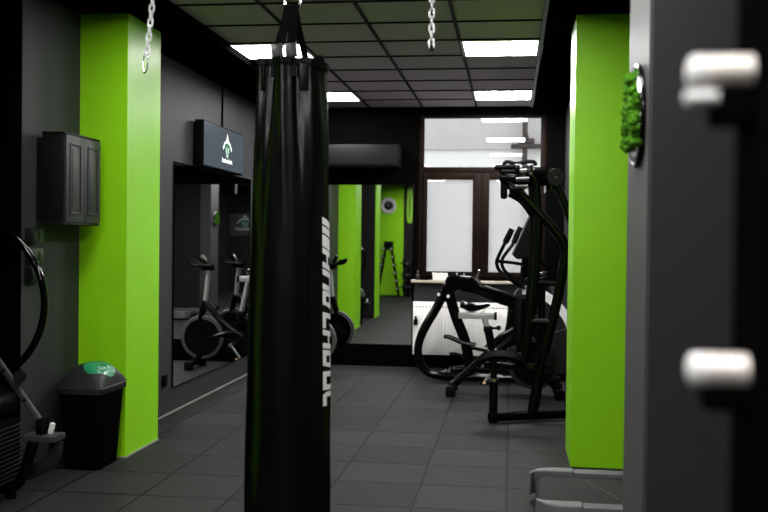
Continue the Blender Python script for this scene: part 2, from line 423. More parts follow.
# the logo: a pointed figure with two sloping arms, a green leaf shape within, a word bar below
def stroke(mb, pts, w, place, th):
    """flat ribbon through 2-D points; place maps (a,b) -> front face point and th is the thickness vector"""
    P = [Vector((*q, 0)) for q in pts]; L_, R_ = [], []
    for i in range(len(P)):
        d = (P[min(i+1, len(P)-1)]-P[max(i-1, 0)]).normalized(); n_ = Vector((-d.y, d.x, 0))*w/2
        L_.append(P[i]+n_); R_.append(P[i]-n_)
    for i in range(len(P)-1):
        q = [L_[i], L_[i+1], R_[i+1], R_[i]]
        vs = [place(p.x, p.y) for p in q]; vs2 = [Vector(v)+th for v in vs]
        mb.add(vs+vs2, [(0, 1, 2, 3), (7, 6, 5, 4), (0, 1, 5, 4), (1, 2, 6, 5), (2, 3, 7, 6), (3, 0, 4, 7)])
def draw_logo(parent, place, th, s, mw, mg):
    """s = (width scale, height scale), logo in a unit box centred at 0"""
    w = MB()
    pl = lambda a, b: place(a*s[0], b*s[1])
    stroke(w, [(-.42, -.02), (-.26, .18), (-.08, .28), (0, .5), (.08, .28), (.26, .18), (.42, -.02)], .085, pl, th)
    stroke(w, [(-.2, .2), (0, .26), (.2, .2)], .06, pl, th)
    stroke(w, [(-.10, .06), (-.07, -.2), (0, -.28), (.07, -.2), (.10, .06)], .04, pl, th)
    xx = -.48
    for k, h in enumerate((.14, .10, .13, .10, .10, .14, .10, .11)):
        stroke(w, [(xx, -.46), (xx+.02, -.46+h)], .07, pl, th); stroke(w, [(xx, -.45), (xx+.1, -.45)], .035, pl, th)
        xx += .125
    obj('logo', w, mw, parent)
    gq = MB(); stroke(gq, [(0, .2), (0, .02), (0, -.24)], .13, pl, th); stroke(gq, [(-.26, .1), (-.14, .0), (-.2, -.1)], .07, pl, th); stroke(gq, [(.26, .1), (.14, .0), (.2, -.1)], .07, pl, th)
    obj('logo_fill', gq, mg, parent)
draw_logo(scr, lambda a, bb: Vector((X, 8.69+a, 2.245+bb)), Vector((-.001, 0, 0)), (.32, .27), 'logo_white', 'logo_green')
obj('bracket', MB().box(LW, -2.695, 8.5, 8.75, 2.1, 2.4), 'black_plastic', t)
tag(obj('cable', MB().cyl((LW+.008, 8.83, 2.43), (LW+.008, 8.83, SZ), .008, n=8), 'bare_black', at=(LW, 8.83, 2.43)), 'black cable running up the wall above the television', 'cable')

# ------------------------------------------------------------------ wall cabinet
t = thing('wall_cabinet', 'dark grey two-door cabinet hung on the left wall beside the green pillar', 'cabinet', (LW, 5.57, 1.5))
cy0, cy1, cz0, cz1 = 5.335, 5.815, 1.503, 2.022
obj('body', MB().box(-2.722, -2.592, cy0, cy1, cz0, cz1, .004), 'cabinet_side', t)
for z_ in (cz1, cz0-.012): obj('cornice', MB().box(-2.722, -2.583, cy0-.006, cy1+.006, z_, z_+.012, .003), 'cabinet_side', t)
obj('wall_rail', MB().box(LW-.045, -2.72, cy0+.02, cy1, cz0+.02, cz1-.02), 'cabinet_side', t)
for (a, c) in ((cy0+.004, 5.573), (5.577, cy1-.004)):
    d = obj('door', MB().box(-2.592, -2.574, a, c, cz0+.004, cz1-.004, .003), 'cabinet_paint', t)
    q = MB(); u = .042
    for (ya, yb, za, zb) in ((a+u, c-u, cz0+.05, cz0+.062), (a+u, c-u, cz1-.062, cz1-.05), (a+u, a+u+.012, cz0+.05, cz1-.05), (c-u-.012, c-u, cz0+.05, cz1-.05)):
        q.box(-2.575, -2.567, ya, yb, za, zb, .003)
    q.box(-2.575, -2.571, a+u+.03, c-u-.03, cz0+.085, cz1-.085, .004)
    obj('panel_moulding', q, 'cabinet_paint', d)

# ------------------------------------------------------------------ switches, socket
for z, w in ((1.425, 'top'), (1.308, 'middle'), (1.198, 'bottom')):
    t = thing('light_switch', f'dark wall switch below the cabinet, {w} of the column of three', 'light switch', (LW, 5.27, z), 'wall switches under the cabinet')
    obj('plate', MB().box(LW-.045, LW+.0, 5.215, 5.355, z-.042, z+.042, .004), 'switch_plate', t)
    for a in (5.208, 5.275):
        obj('rocker', MB().box(LW+.0, LW+.005, a+.012, a+.070, z-.027, z+.027, .002), 'switch_rocker', t)
t = thing('wall_socket', 'small black wall socket low on the wall behind the green pillar', 'socket', (LW, 7.36, .285))
obj('plate', MB().box(LW, LW+.014, 7.30, 7.40, .24, .33, .004), 'black_plastic', t)
obj('insert', MB().lathe([(.028, 0), (.028, .006), (.020, .006), (.020, .002)], (LW+.014, 7.35, .285), 'x', 20), 'black_gloss', t)

# ------------------------------------------------------------------ box above the back mirror
t = thing('wall_box', 'long black box mounted on the back wall above the mirror', 'box', (-1.85, BW, 2.23))
obj('body', MB().box(-2.5, -1.235, 10.5, BW, 2.235, 2.475, .008), 'box_grey', t)
obj('front_panel', MB().box(-2.49, -1.25, 10.488, 10.5, 2.25, 2.46, .006), 'box_grey', t)

# ------------------------------------------------------------------ waste bin
t = thing('waste_bin', 'black plastic waste bin with a domed lid at the foot of the green pillar', 'bin', (-2.57, 5.70, 0))
def ring(x0, x1, y0, y1, z, c=.045, n=5):
    out = []
    for (cx, cy, a0) in ((x1-c, y1-c, 0), (x0+c, y1-c, PI/2), (x0+c, y0+c, PI), (x1-c, y0+c, 1.5*PI)):
        for k in range(n+1):
            a = a0+PI/2*k/n; out.append((cx+c*cos(a), cy+c*sin(a), z))
    return out
def loft(rings, cap=True):
    m = MB(); n = len(rings[0]); vs = [p for r in rings for p in r]; fs = []
    for i in range(len(rings)-1):
        for k in range(n): fs.append((i*n+k, i*n+(k+1) % n, (i+1)*n+(k+1) % n, (i+1)*n+k))
    if cap: fs += [tuple(range(n))[::-1], tuple(range((len(rings)-1)*n, len(rings)*n))]
    return m.add(vs, fs)
bd = obj('body', loft([ring(-2.695, -2.470, 5.570, 5.868, .0), ring(-2.697, -2.466, 5.566, 5.87, .012), ring(-2.710, -2.434, 5.512, 5.893, .485)]), 'bin_plastic', t)
# raised arched panels pressed into the two visible faces
def arch(u0, u1, z0, z1, n=10):
    r = (u1-u0)/2; c = (u0+u1)/2
    return [(u0, z0), (u1, z0)]+[(c+r*cos(PI*k/n), z1-r+r*sin(PI*k/n)) for k in range(n+1)]
def lerp(a, c, t_): return a+(c-a)*t_
def arch_strip(face):
    outer = arch(-.085, .085, .05, .40); inner = arch(-.072, .072, .05, .387)
    def place(u, z, o):
        k = z/.485
        if face == 'front': return (-2.585+u, lerp(5.568, 5.512, k)-o, z)
        return (lerp(-2.468, -2.434, k)+o, 5.71+u*1.15, z)
    m = MB(); n = len(outer)
    for i in range(1, n-0):
        j = (i+1) % n
        if i == n-1: j = 0
        a_, b_, c_, d_ = outer[i], outer[j], inner[j], inner[i]
        top = [place(*q, .006) for q in (a_, b_, c_, d_)]; bot = [place(*q, -.004) for q in (a_, b_, c_, d_)]
        m.add(top+bot, [(0, 1, 2, 3), (7, 6, 5, 4), (0, 1, 5, 4), (1, 2, 6, 5), (2, 3, 7, 6), (3, 0, 4, 7)])
    return m
am = arch_strip('front'); am2 = arch_strip('side'); am.add(am2.v, am2.f)
obj('arched_rib', am, 'bin_plastic', bd)
rim = loft([ring(-2.715, -2.422, 5.494, 5.905, .468, .05), ring(-2.717, -2.418, 5.488, 5.908, .474, .05), ring(-2.717, -2.418, 5.488, 5.908, .505, .05), ring(-2.71, -2.43, 5.50, 5.90, .512, .05)])
lid = obj('lid', rim, 'lid_plastic', t)
lc = (-2.568, 5.698); la, lb, lh = .142, .198, .135
def dome(u, v, k=1.):
    e = (max(0, 1-abs(u)**2.6))**.55*(max(0, 1-abs(v)**2.6))**.55
    return (lc[0]+la*u, lc[1]+lb*v, .508+lh*e*k)
n = 26; vs, fs = [], []
for i in range(n+1):
    for j in range(n+1): vs.append(dome(-1+2*i/n, -1+2*j/n))
for i in range(n):
    for j in range(n): a = i*(n+1)+j; fs.append((a, a+1, a+n+2, a+n+1))
obj('dome', MB().add(vs, fs), 'lid_plastic', lid, angle=80)
vs, fs = [], []
n = 18
for i in range(n+1):
    for j in range(n+1):
        a, c = -1+2*i/n, -1+2*j/n                     # disc-like patch of the dome
        s_ = math.sqrt(max(0, 1-a*a*.5)); s2 = math.sqrt(max(0, 1-c*c*.5))
        u, v = .36+.58*a*s2, -.10+.70*c*s_
        q = dome(u, v); vs.append((q[0]+.002, q[1]-.001, q[2]+.004))
for i in range(n):
    for j in range(n): a = i*(n+1)+j; fs.append((a, a+1, a+n+2, a+n+1))
fl = obj('flap', MB().add(vs, fs), 'green_plastic', lid, angle=80); plabel(fl, 'green push flap of the lid')
ov = []
for k in range(24):
    a = 2*PI*k/24; q = dome(.62+.14*cos(a), -.30+.22*sin(a)); ov.append((q[0]+.004, q[1]-.002, q[2]+.006))
obj('flap_grip', MB().tube(ov, .0028, 6, closed=True), 'green_plastic', fl)

# ------------------------------------------------------------------ punching bag
BX, BY = -.975, 4.2
bag = thing('punching_bag', 'tall black leather punching bag with white lettering, hanging mid-room', 'punching bag', (BX, BY, .13))
PR = [(.02, .13), (.14, .132), (.182, .15), (.191, .19), (.192, .30), (.187, .7), (.179, 1.165), (.174, 1.4), (.170, 1.6), (.164, 1.82), (.152, 2.035), (.147, 2.145), (.149, 2.185)]
def rad(z):
    for (r0, z0_), (r1, z1_) in zip(PR, PR[1:]):
        if z0_ <= z <= z1_: return r0+(r1-r0)*(z-z0_)/(z1_-z0_)
    return PR[-1][0]
def folds(a, h):
    if h < 1.25: return .0015*sin(3*a+h*9)*min(1, max(0, (h-.2)*3))
    k = min(1, (h-1.25)/.75)**1.6
    d = 0
    for c, w, am_ in ((-2.35, .10, .020), (-1.95, .07, -.014), (-1.62, .09, .016), (-1.2, .10, -.016), (-.8, .12, .012), (-2.7, .1, -.012), (.4, .2, .01), (1.6, .2, -.012), (2.6, .2, .01)):
        x = (a-c-.18*(2.185-h)*(1 if c > -1.8 else -1)+PI) % (2*PI)-PI
        d += am_*math.exp(-(x/w)**2)
    d += .004*sin(7*a+3*h)*k
    return d*k
hs = [.13, .132, .15, .19, .25, .3]+[.3+.04*i for i in range(1, 48)]+[2.2]
prof = [(rad(h), h) for h in hs if h <= 2.19]
obj('body', MB().lathe(prof, (BX, BY, 0), 'z', 120, folds), 'leather', bag, angle=75)
# stitched top hem with two ears
def hem(a, h): return folds(a, 2.18)*.9
hp = [(.140, 2.165), (.154, 2.168), (.157, 2.18), (.158, 2.198), (.152, 2.202), (.144, 2.195), (.138, 2.17)]
obj('hem', MB().lathe(hp, (BX, BY, 0), 'z', 120, hem), 'leather_seam', bag)
for a_ in (-2.32, -1.0, .9, 2.3):
    q = MB().box(-.022, .022, -.006, .006, 2.06, 2.175, .004)
    ca, sa = cos(a_), sin(a_); rr = .157
    mb = MB().add([(BX+ca*(rr+v.y+.005*(v.z-1.9))-sa*v.x, BY+sa*(rr+v.y)+ca*v.x, v.z) for v in q.v], q.f)
    obj('strap_patch', mb, 'leather_seam', bag)
# rear rim flap standing up behind the straps
fl_ = MB(); pts = []
for k in range(13):
    a = .0+.9*k/12*PI/2; pts.append((BX+.135*cos(a), BY+.135*sin(a), 2.185+.055*sin(PI*k/12)))
fl_.tube(pts, .012, 8)
obj('rear_flap', fl_, 'webbing', bag)
for (fx, fyy, tx, w_) in ((-.038, -.125, -.013, .021), (.028, -.135, .012, .020), (-.030, .12, -.006, .016), (.045, .12, .008, .016)):
    pts = [(BX+tx, BY+fyy*.08, 2.458), (BX+tx+(fx-tx)*.28, BY+fyy*.35, 2.37), (BX+tx+(fx-tx)*.72, BY+fyy*.8, 2.27), (BX+fx, BY+fyy, 2.19), (BX+fx*1.05, BY+fyy*1.04, 2.12)]
    obj('strap', MB().tube(pts, w_, 8, 5, flat=(.16, 1.)), 'webbing', bag)
for (fx, fyy) in ((-.036, -.122), (.029, -.134)):
    obj('strap_loop', MB().box(BX+fx-.026, BX+fx+.026, BY+fyy-.012, BY+fyy+.004, 2.20, 2.262, .004, rot=Matrix.Rotation(-.12, 3, 'Y')), 'plaque_black', bag)
cb = MB()
cb.tube([(BX-.030, BY, 2.445), (BX-.034, BY, 2.475), (BX-.020, BY, 2.505), (BX+.012, BY, 2.512), (BX+.034, BY, 2.49), (BX+.034, BY, 2.46), (BX+.02, BY, 2.443), (BX-.01, BY, 2.438)], .007, 8, 4, closed=True)
obj('ring', cb, 'chrome', bag)

def link_mb(c, L_, W_, r, flip, lean=0.):
    pts = []
    for k in range(16):
        a = 2*PI*k/16; x = W_*cos(a); z = W_*sin(a)+(L_ if sin(a) > 0 else -L_)*(1 if abs(sin(a)) > 1e-6 else 0)
        if abs(sin(a)) < 1e-6: z = 0
        pts.append((x, z))
    P3 = [(c[0]+(x if not flip else 0)+lean*z, c[1]+(x if flip else 0), c[2]+z) for x, z in pts]
    return MB().tube(P3, r, 8, closed=True)
def chain(root, x, y, z0, z1, pitch=.0325, lean=0.):
    z, k = z0+pitch/2, 0
    while z < z1:
        obj('link', link_mb((x+lean*(z-z0), y, z),   .0095, .0100, .0047, k % 2 == 1, lean), 'chain_steel', root)
        z += pitch; k += 1
chain(bag, BX, BY, 2.515, CZ)
obj('ceiling_hook', MB().lathe([(.04, CZ-.012), (.04, CZ-.001)], (BX, BY, 0), 'z', 20).tube([(BX, BY, CZ-.01), (BX, BY, CZ-.05)], .008, 8), 'steel', bag)

# lettering wrapped round the right flank of the bag
dirc = Vector((-BX, -BY, 0)).normalized(); right = Vector((-dirc.y, dirc.x, 0))
def on_bag(u, ypix):
    th = math.radians(52.5+28*u)
    z = 1.42+(240.8-ypix)*(4.17/965)
    r = rad(z)+.0026
    d = dirc*cos(th)+right*sin(th)
    return Vector((BX, BY, 0))+d*r+Vector((0, 0, z))
lt = MB()
def quad(u0, u1, ya, yb, yc, yd):
    """patch from u0 to u1; left edge ya..yb, right edge yc..yd"""
    n_ = 8; V, Fq = [], []
    for i in range(n_+1):
        t_ = i/n_; u = u0+(u1-u0)*t_
        for (pa, pb) in ((ya, yc), (yb, yd)):
            V.append(on_bag(u, pa+(pb-pa)*t_))
    for i in range(n_): Fq.append((2*i, 2*i+2, 2*i+3, 2*i+1))
    lt.add(V, Fq)
S = 6.
def bar(y0_, y1_, u0=0., u1=1., s=S): quad(u0, u1, y0_+s*u0, y1_+s*u0, y0_+s*u1, y1_+s*u1)
def vert(y0_, y1_, u0, u1, s=S): bar(y0_, y1_, u0, u1, s)
bar(217.5, 224.5); bar(226.2, 233.2); bar(235, 247)                # the three slanted stripes
bar(248.4, 254); vert(253.5, 263.5, .42, .62); bar(262.5, 268)     # H-like
bar(269.6, 275.5); vert(274, 288, .80, 1., 5); bar(284.5, 290.3, s=5)   # joined at the right
bar(291.5, 296.5, s=4); vert(295, 306, 0, .30, 4); vert(295.5, 306, .76, 1., 4); quad(0, 1, 302.5, 305, 306, 312.5)
bar(313.5, 318.5, s=4); vert(317, 329.5, 0, .30, 3)
bar(331, 336.5, s=4); vert(335.5, 345.5, .52, .72, 4); bar(344.5, 350, s=3)
bar(351.5, 357, s=3); vert(355, 366, 0, .32, 3); vert(355, 366.5, .78, 1., 3); quad(0, 1, 363.5, 367.5, 367, 372)
bar(373.5, 379, s=1.5); vert(377, 389, 0, .34, 1); bar(387, 392.3, s=1.5)
quad(0, .35, 397, 401, 394.5, 400); bar(394.5, 399.5, .35, 1., 1.); vert(399, 408.5, 0, .34, .5)
le = obj('lettering', lt, 'white_print', bag); plabel(le, 'white slanted lettering down the flank')

# two spare chains
c1 = thing('chain', 'silver chain with a snap hook hanging left of the bag', 'chain', (-1.645, 4.2, 2.17), 'spare chains on the ceiling')
chain(c1, -1.645, 4.2, 2.245, CZ, .0325, .10)
for c_, x_ in ((c1, -1.580),):
    obj('ceiling_hook', MB().lathe([(.04, CZ-.012), (.04, CZ)], (x_, 4.2, 0), 'z', 20).tube([(x_, 4.2, CZ), (x_, 4.2, CZ-.06)], .007, 8), 'steel', c_)
hk = MB().tube([(-1.647, 4.2, 2.252), (-1.638, 4.2, 2.245), (-1.641, 4.2, 2.21), (-1.648, 4.2, 2.175), (-1.660, 4.2, 2.168), (-1.664, 4.2, 2.20), (-1.658, 4.2, 2.245)], .0042, 8, 4, closed=True)
obj('snap_hook', hk, 'chrome', c1)
c2 = thing('chain', 'short silver chain hanging free in front of the ceiling tiles', 'chain', (-.355, 4.2, 2.25), 'spare chains on the ceiling')
chain(c2, -.355, 4.2, 2.262, CZ)
obj('ceiling_hook', MB().lathe([(.04, CZ-.012), (.04, CZ)], (-.355, 4.2, 0), 'z', 20).tube([(-.355, 4.2, CZ), (-.355, 4.2, CZ-.06)], .007, 8), 'steel', c2)
obj('end_link', MB().tube([(-.355, 4.2, 2.27), (-.353, 4.2, 2.246)], .008, 8), 'black_metal', c2)

# ------------------------------------------------------------------ moss plaque on the near grey pillar
PX, PY, PZ = .39, 3.08, 1.815
t = thing('moss_plaque', 'round black plaque with raised green moss on the near grey pillar', 'wall decoration', (PX, PY, PZ))
obj('disc', MB().lathe([(.150, -.012), (.150, 0)], (PX, PY, PZ), 'x', 48), 'plaque_black', t)
obj('chrome_band', MB().tube([(PX-.012, PY+.138*cos(a), PZ+.138*sin(a)) for a in [PI*.12+PI*.76*k/20 for k in range(21)]], .011, 8, flat=(.4, 1.)), 'steel', t)
obj('rim', MB().tube([(PX-.010, PY+.155*cos(2*PI*k/48), PZ+.155*sin(2*PI*k/48)) for k in range(48)], .007, 10, closed=True), 'black_gloss', t)
ms = MB()
def clump(y, z, r): 
    for _ in range(11):
        ms.ball((PX-.024+random.uniform(-.016, .010), y+random.uniform(-.028, .028), z+random.uniform(-.026, .026)), r*random.uniform(.26, .5), 2, jit=.2)
for k in range(9):
    f_ = k/8
    clump(PY-.05-.070*f_, PZ+.095-.17*f_, .032); clump(PY-.02+.075*f_, PZ+.095-.17*f_, .032)
for k in range(5): clump(PY-.10+.03*k, PZ+.02, .036)
for k in range(4): clump(PY-.07+.02*k, PZ+.085, .036)
obj('moss', ms, 'moss', t, angle=90)
gear = MB()
for k in range(14):
    a = PI+PI*(k+.5)/14; gear.box(PX-.016, PX-.011, PY+.125*cos(a)-.008, PY+.125*cos(a)+.008, PZ+.125*sin(a)-.010, PZ+.125*sin(a)+.010, .002)
obj('engraving', gear, 'steel', t)

# ------------------------------------------------------------------ near rack upright with pegs (out of focus)
t = thing('rack_upright', 'blurred black steel upright with pale pegs at the right edge', 'rack', (.275, .85, 0))
RX = .196; RY = .82
obj('post', MB().box(RX+.003, RX+.10, RY, RY+.09, .012, 2.25, .004), 'bare_black', t)
obj('base_plate', MB().box(RX-.06, RX+.2, RY-.1, RY+.2, 0, .012, .003), 'black_metal', t)
def peg(x0, x1, z, r, cap=True):
    o = obj('peg', MB().cyl((x0+.004, RY+.03, z), (x1, RY+.03, z), r, n=24), 'bright_peg', t)
    if cap: obj('end_cap', MB().lathe([(r*.6, 0), (r*.9, .002), (r*1.01, .006), (r*1.01, .014)], (x0, RY+.03, z), 'x', 24), 'white_plastic', o)
    return o
peg(.147, RX+.004, 1.566, .0142); peg(.151, RX+.004, 1.313, .0142)
pn = obj('pin', MB().cyl((.142, RY+.012, 1.5420), (.168, RY+.012, 1.5420), .0058, n=16), 'white_plastic', t)
obj('bracket', MB().box(.166, RX+.004, RY+.02, RY+.05, 1.520, 1.556, .006), 'bare_black', t)  # dark block put in for the shade under the upper peg
obj('bracket', MB().box(.164, RX+.004, RY+.02, RY+.05, 1.278, 1.303, .006), 'bare_black', t)  # likewise a dark stand-in for shade below the lower peg

# ------------------------------------------------------------------ radiator
t = thing('radiator', 'white ribbed panel radiator below the window sill', 'radiator', (-.51, 10.76, .14))
rx0, rx1, ry, rz0, rz1 = -1.075, .075, 10.70, .155, .735
obj('panel', MB().box(rx0, rx1, ry, ry+.02, rz0, rz1, .006).box(rx0, rx1, ry+.065, ry+.08, rz0, rz1, .006), 'white_enamel', t)
q = MB(); nr = 30
for k in range(nr):
    x = rx0+.04+(rx1-rx0-.08)*k/(nr-1); q.box(x-.010, x+.010, ry-.010, ry+.004, rz0+.035, rz1-.075, .005)
obj('rib', q, 'white_enamel', t)['kind'] = 'stuff'
obj('top_grille', MB().box(rx0, rx1, ry, ry+.08, rz1-.004, rz1+.006, .002), 'white_enamel', t)
q = MB()
for k in range(30):
    x = rx0+.04+(rx1-rx0-.08)*k/29; q.box(x-.010, x+.006, ry-.002, ry+.002, rz1-.052, rz1-.042)
obj('slot_row', q, 'bare_black', t)
v = obj('valve', MB().lathe([(.02, -.05), (.024, -.04), (.024, .01), (.012, .02), (.012, .05)], (rx0+.035, ry-.03, .535), 'z', 20).cyl((rx0+.035, ry-.03, .535), (rx0+.035, ry+.01, .535), .012), 'black_plastic', t)
obj('pipe', MB().cyl((rx0+.04, ry+.04, 0), (rx0+.04, ry+.04, .18), .011).cyl((rx1-.04, ry+.04, 0), (rx1-.04, ry+.04, .18), .011), 'black_wall', t)
obj('wall_bracket', MB().box(rx0+.15, rx0+.19, ry+.08, BW-.006, .3, .7).box(rx1-.19, rx1-.15, ry+.08, BW-.006, .3, .7), 'white_enamel', t)

# things on the sill
t = thing('paper_box', 'small pale box lying on the window sill above the radiator', 'box', (-.77, 10.68, .985))
obj('body', MB().box(-.86, -.69, 10.69, 10.78, .985, 1.050, .004), 'paper_white', t)
obj('lid', MB().box(-.865, -.685, 10.687, 10.783, 1.050, 1.066, .004), 'white_plastic', t)
tag(obj('phone', MB().box(-1.0, -.90, 10.69, 10.76, .985, .997, .004), 'black_gloss', at=(-.95, 10.66, .985)), 'flat black device lying at the left end of the window sill', 'phone')
t = thing('spray_bottle', 'tiny dark bottle at the left end of the window sill', 'bottle', (-1.03, 10.73, .985))
obj('body', MB().lathe([(.02, .985), (.022, .99), (.022, 1.04), (.008, 1.06), (.008, 1.075)], (-1.03, 10.73, 0), 'z', 16), 'plaque_black', t)
obj('cap', MB().lathe([(.011, 1.07), (.011, 1.09)], (-1.03, 10.73, 0), 'z', 16), 'brass', t)

# ------------------------------------------------------------------ exercise bike
def bike(label, loc, rz, seat_z, bar_z, group, L=1., wheel=(.22, .30), rim='mesh_grey'):
    """local frame: +x is the front, z up, built about the origin and moved at the end"""
    t = thing('exercise_bike', label, 'exercise bike', (0, 0, 0), group)
    def foot(x, w):
        o = obj('foot', MB().cyl((x, -w, .055), (x, w, .055), .028, n=14), 'black_metal', t)
        for s in (-w, w): obj('end_cap', MB().box(x-.045, x+.045, s-.03, s+.03, 0, .09, .012), 'rubber', o)
    foot(-.53*L, .22); foot(.45*L, .22)
    fr = MB()
    fr.tube([(-.53*L, 0, .07), (-.36*L, 0, .22), (-.20, 0, .37), (-.10, 0, .40), (.12, 0, .33), (.30*L, 0, .20), (.45*L, 0, .07)], .040, 12, 5)
    fr.tube([(-.16, 0, .38), (.02, 0, .52), (.20, 0, .72)], .036, 12, 4)                      # rising to the head tube
    fr.tube([(.20, 0, .74), (.26, 0, .52), (.34*L, 0, .28)], .036, 12, 4)
    fr.tube([(-.15, 0, .36), (-.205, 0, .62)], .040, 14)                                     # seat tube
    obj('frame', fr, 'black_metal', t)
    g = obj('chain_guard', MB().prism([(-.27, .33), (-.22, .40), (-.10, .425), (.08, .40), (.30, .42), (.40, .33), (.34, .20), (.12, .16), (-.14, .19)], .045, .085, 'y'), 'black_plastic', t)
    fw_c = (wheel[0], 0, wheel[1])
    fw = obj('flywheel', MB().lathe([(.03, -.03), (.20, -.03), (.20, -.022), (.235, -.022), (.235, .022), (.20, .022), (.20, .03), (.03, .03)], fw_c, 'y', 40), 'black_gloss', t)
    obj('flywheel_rim', MB().lathe([(.215, -.026), (.232, -.026), (.238, -.02), (.238, .02), (.232, .026), (.215, .026)], fw_c, 'y', 40), rim, fw)
    cz = (-.115, 0, .27)
    cr = obj('crank', MB().cyl((cz[0], -.12, cz[2]), (cz[0], .12, cz[2]), .022).tube([(cz[0], -.10, cz[2]), (cz[0]-.11, -.11, cz[2]-.14)], .014, 8).tube([(cz[0], .10, cz[2]), (cz[0]+.11, .11, cz[2]+.14)], .014, 8), 'steel', t)
    for s in (-1, 1):
        x, z = cz[0]+s*.11, cz[2]+s*.14
        pd = obj('pedal', MB().box(x-.045, x+.045, s*.12, s*.21, z-.012, z+.012, .006), 'black_plastic', cr)
    obj('pedal_spindle', MB().cyl((cz[0]-.11, -.115, cz[2]-.14), (cz[0]-.11, -.235, cz[2]-.14), .016).ball((cz[0]-.11, -.235, cz[2]-.14), .020, 2), 'brass', cr)
    sx = -.205-(seat_z-.83)*.12
    obj('seat_post', MB().tube([(-.19, 0, .56), (sx-.035, 0, seat_z-.13)], .027, 14, flat=(1.2, 1.)), 'silver', t)
    obj('clamp', MB().box(-.245, -.165, -.05, .05, .585, .635, .01).cyl((-.19, 0, .61), (-.11, 0, .62), .012).ball((-.105, 0, .62), .024, 2), 'black_plastic', t)
    sl = obj('seat_slider', MB().box(sx-.27, sx+.06, -.032, .032, seat_z-.145, seat_z-.085, .008), 'silver', t)
    obj('slider_end', MB().box(sx+.06, sx+.085, -.036, .036, seat_z-.15, seat_z-.08, .006).box(sx-.285, sx-.27, -.036, .036, seat_z-.15, seat_z-.08, .006), 'black_plastic', sl)
    # saddle: wide rear tapering to a nose
    rings = []
    for (x, w, z, th) in ((-.145, .02, .0, .012), (-.14, .07, .008, .04), (-.10, .095, .006, .055), (-.05, .085, -.004, .055), (.0, .05, -.006, .045), (.06, .03, -.002, .035), (.11, .022, .004, .026), (.135, .008, .004, .010)):
        rr = []
        for k in range(14):
            a = 2*PI*k/14; rr.append((sx-.115+x, w*cos(a), seat_z+z*2-.02+th*.62*sin(a)*(1 if sin(a) > 0 else 1.6)))
        rings.append(rr)
    sd = obj('saddle', loft(rings), 'black_gloss', t, angle=60)
    obj('saddle_rail', MB().tube([(sx-.19, .025, seat_z-.05), (sx-.15, .02, seat_z-.085), (sx-.06, .02, seat_z-.085), (sx-.01, .01, seat_z-.03)], .005, 6, 3).tube([(sx-.19, -.025, seat_z-.05), (sx-.15, -.02, seat_z-.085), (sx-.06, -.02, seat_z-.085), (sx-.01, -.01, seat_z-.03)], .005, 6, 3), 'steel', sd)
    obj('handlebar_post', MB().tube([(.21, 0, .68), (.17, 0, bar_z-.04)], .027, 14, flat=(1.2, 1.)), 'silver', t)
    hb = MB()
    for s in (-1, 1):
        hb.tube([(.16, 0, bar_z-.02), (.17, s*.10, bar_z-.01), (.20, s*.20, bar_z), (.30, s*.21, bar_z+.02), (.34, s*.205, bar_z+.07)], .016, 10, 5)
        hb.tube([(.17, s*.05, bar_z), (.28, s*.055, bar_z+.02), (.36, s*.05, bar_z+.07)], .016, 10, 4)
    hb.box(.12, .24, -.05, .05, bar_z-.05, bar_z+.01, .012)
    h = obj('handlebar', hb, 'black_plastic', t)
    obj('console', MB().box(.22, .25, -.06, .06, bar_z+.02, bar_z+.12, .008, rot=Matrix.Rotation(.5, 3, 'Y')), 'black_gloss', h)
    obj('resistance_knob', MB().cyl((.10, 0, .60), (.07, 0, .66), .012).ball((.065, 0, .67), .022, 2), 'black_plastic', t)
    t.location = loc; t.rotation_euler = (0, 0, rz)
    return t
bike('black exercise bike with a silver seat slider, in front of the radiator', (0, 9.02, 0), 0., .845, 1.08, None)
bike('black exercise bike behind the punching bag, seen in the left mirror', (-2.32, 10.2, 0), 0., 1.10, 1.12, None, .7, (.235, .34), 'bar_grey')

# ------------------------------------------------------------------ elliptical trainer by the window
t = thing('elliptical_trainer', 'large black cross trainer with a white arc, under the window', 'cross trainer', (-.2, 9.98, 0))
EY0, EY1 = 9.78, 10.40
def lx(x, Y, z, Y0=9.7):             # a point measured on the plane Y0, taken along to plane Y
    k = Y/Y0; return (x*k, Y, 1.42+(z-1.42)*k)
for Y in (EY0, EY1):
    r = MB()
    r.tube([lx(-.66, Y, .905), lx(-.74, Y, .74), lx(-.86, Y, .53), lx(-.915, Y, .36), lx(-.905, Y, .22), lx(-.84, Y, .115), lx(-.72, Y, .068), (-.5, Y, .048), (.0, Y, .045), (.5, Y, .045)], [.046]*3+[.042]*7, 14, 6)
    obj('rear_loop', r, 'black_metal', t)
    obj('inner_leg', MB().tube([lx(-.62, Y, .92), lx(-.54, Y, .66), lx(-.44, Y, .40), lx(-.375, Y, .06)], .046, 12, 4, flat=(.8, 1.15)), 'black_metal', t)
obj('cross_bar', MB().cyl((-.63, EY0, .05), (-.63, EY1, .05), .03), 'black_metal', t); obj('cross_bar', MB().cyl((.45, EY0-.12, .04), (.45, EY1+.05, .04), .035), 'black_metal', t)
hy0, hy1 = EY0-.03, EY1+.03
hs_ = [(-.70, .88), (-.685, .955), (-.63, 1.075), (-.56, 1.085), (-.40, 1.075), (-.33, 1.03), (-.30, .97), (-.42, .93), (-.53, .935), (-.60, .86), (-.66, .85)]
def kx(poly, Y, Y0=9.7): return [(x*Y/Y0, 1.42+(z-1.42)*Y/Y0) for x, z in poly]
hd = obj('rear_head', MB().prism(kx(hs_, EY0), hy0, hy1, 'y'), 'black_metal', t, bevel=.02)
for x, z in ((-.715, .885), (-.618, .868)):
    x, _, z = lx(x, EY0, z); obj('bolt', MB().cyl((x, hy0-.012, z), (x, hy0+.002, z), .016, n=14), 'white_plastic', hd)
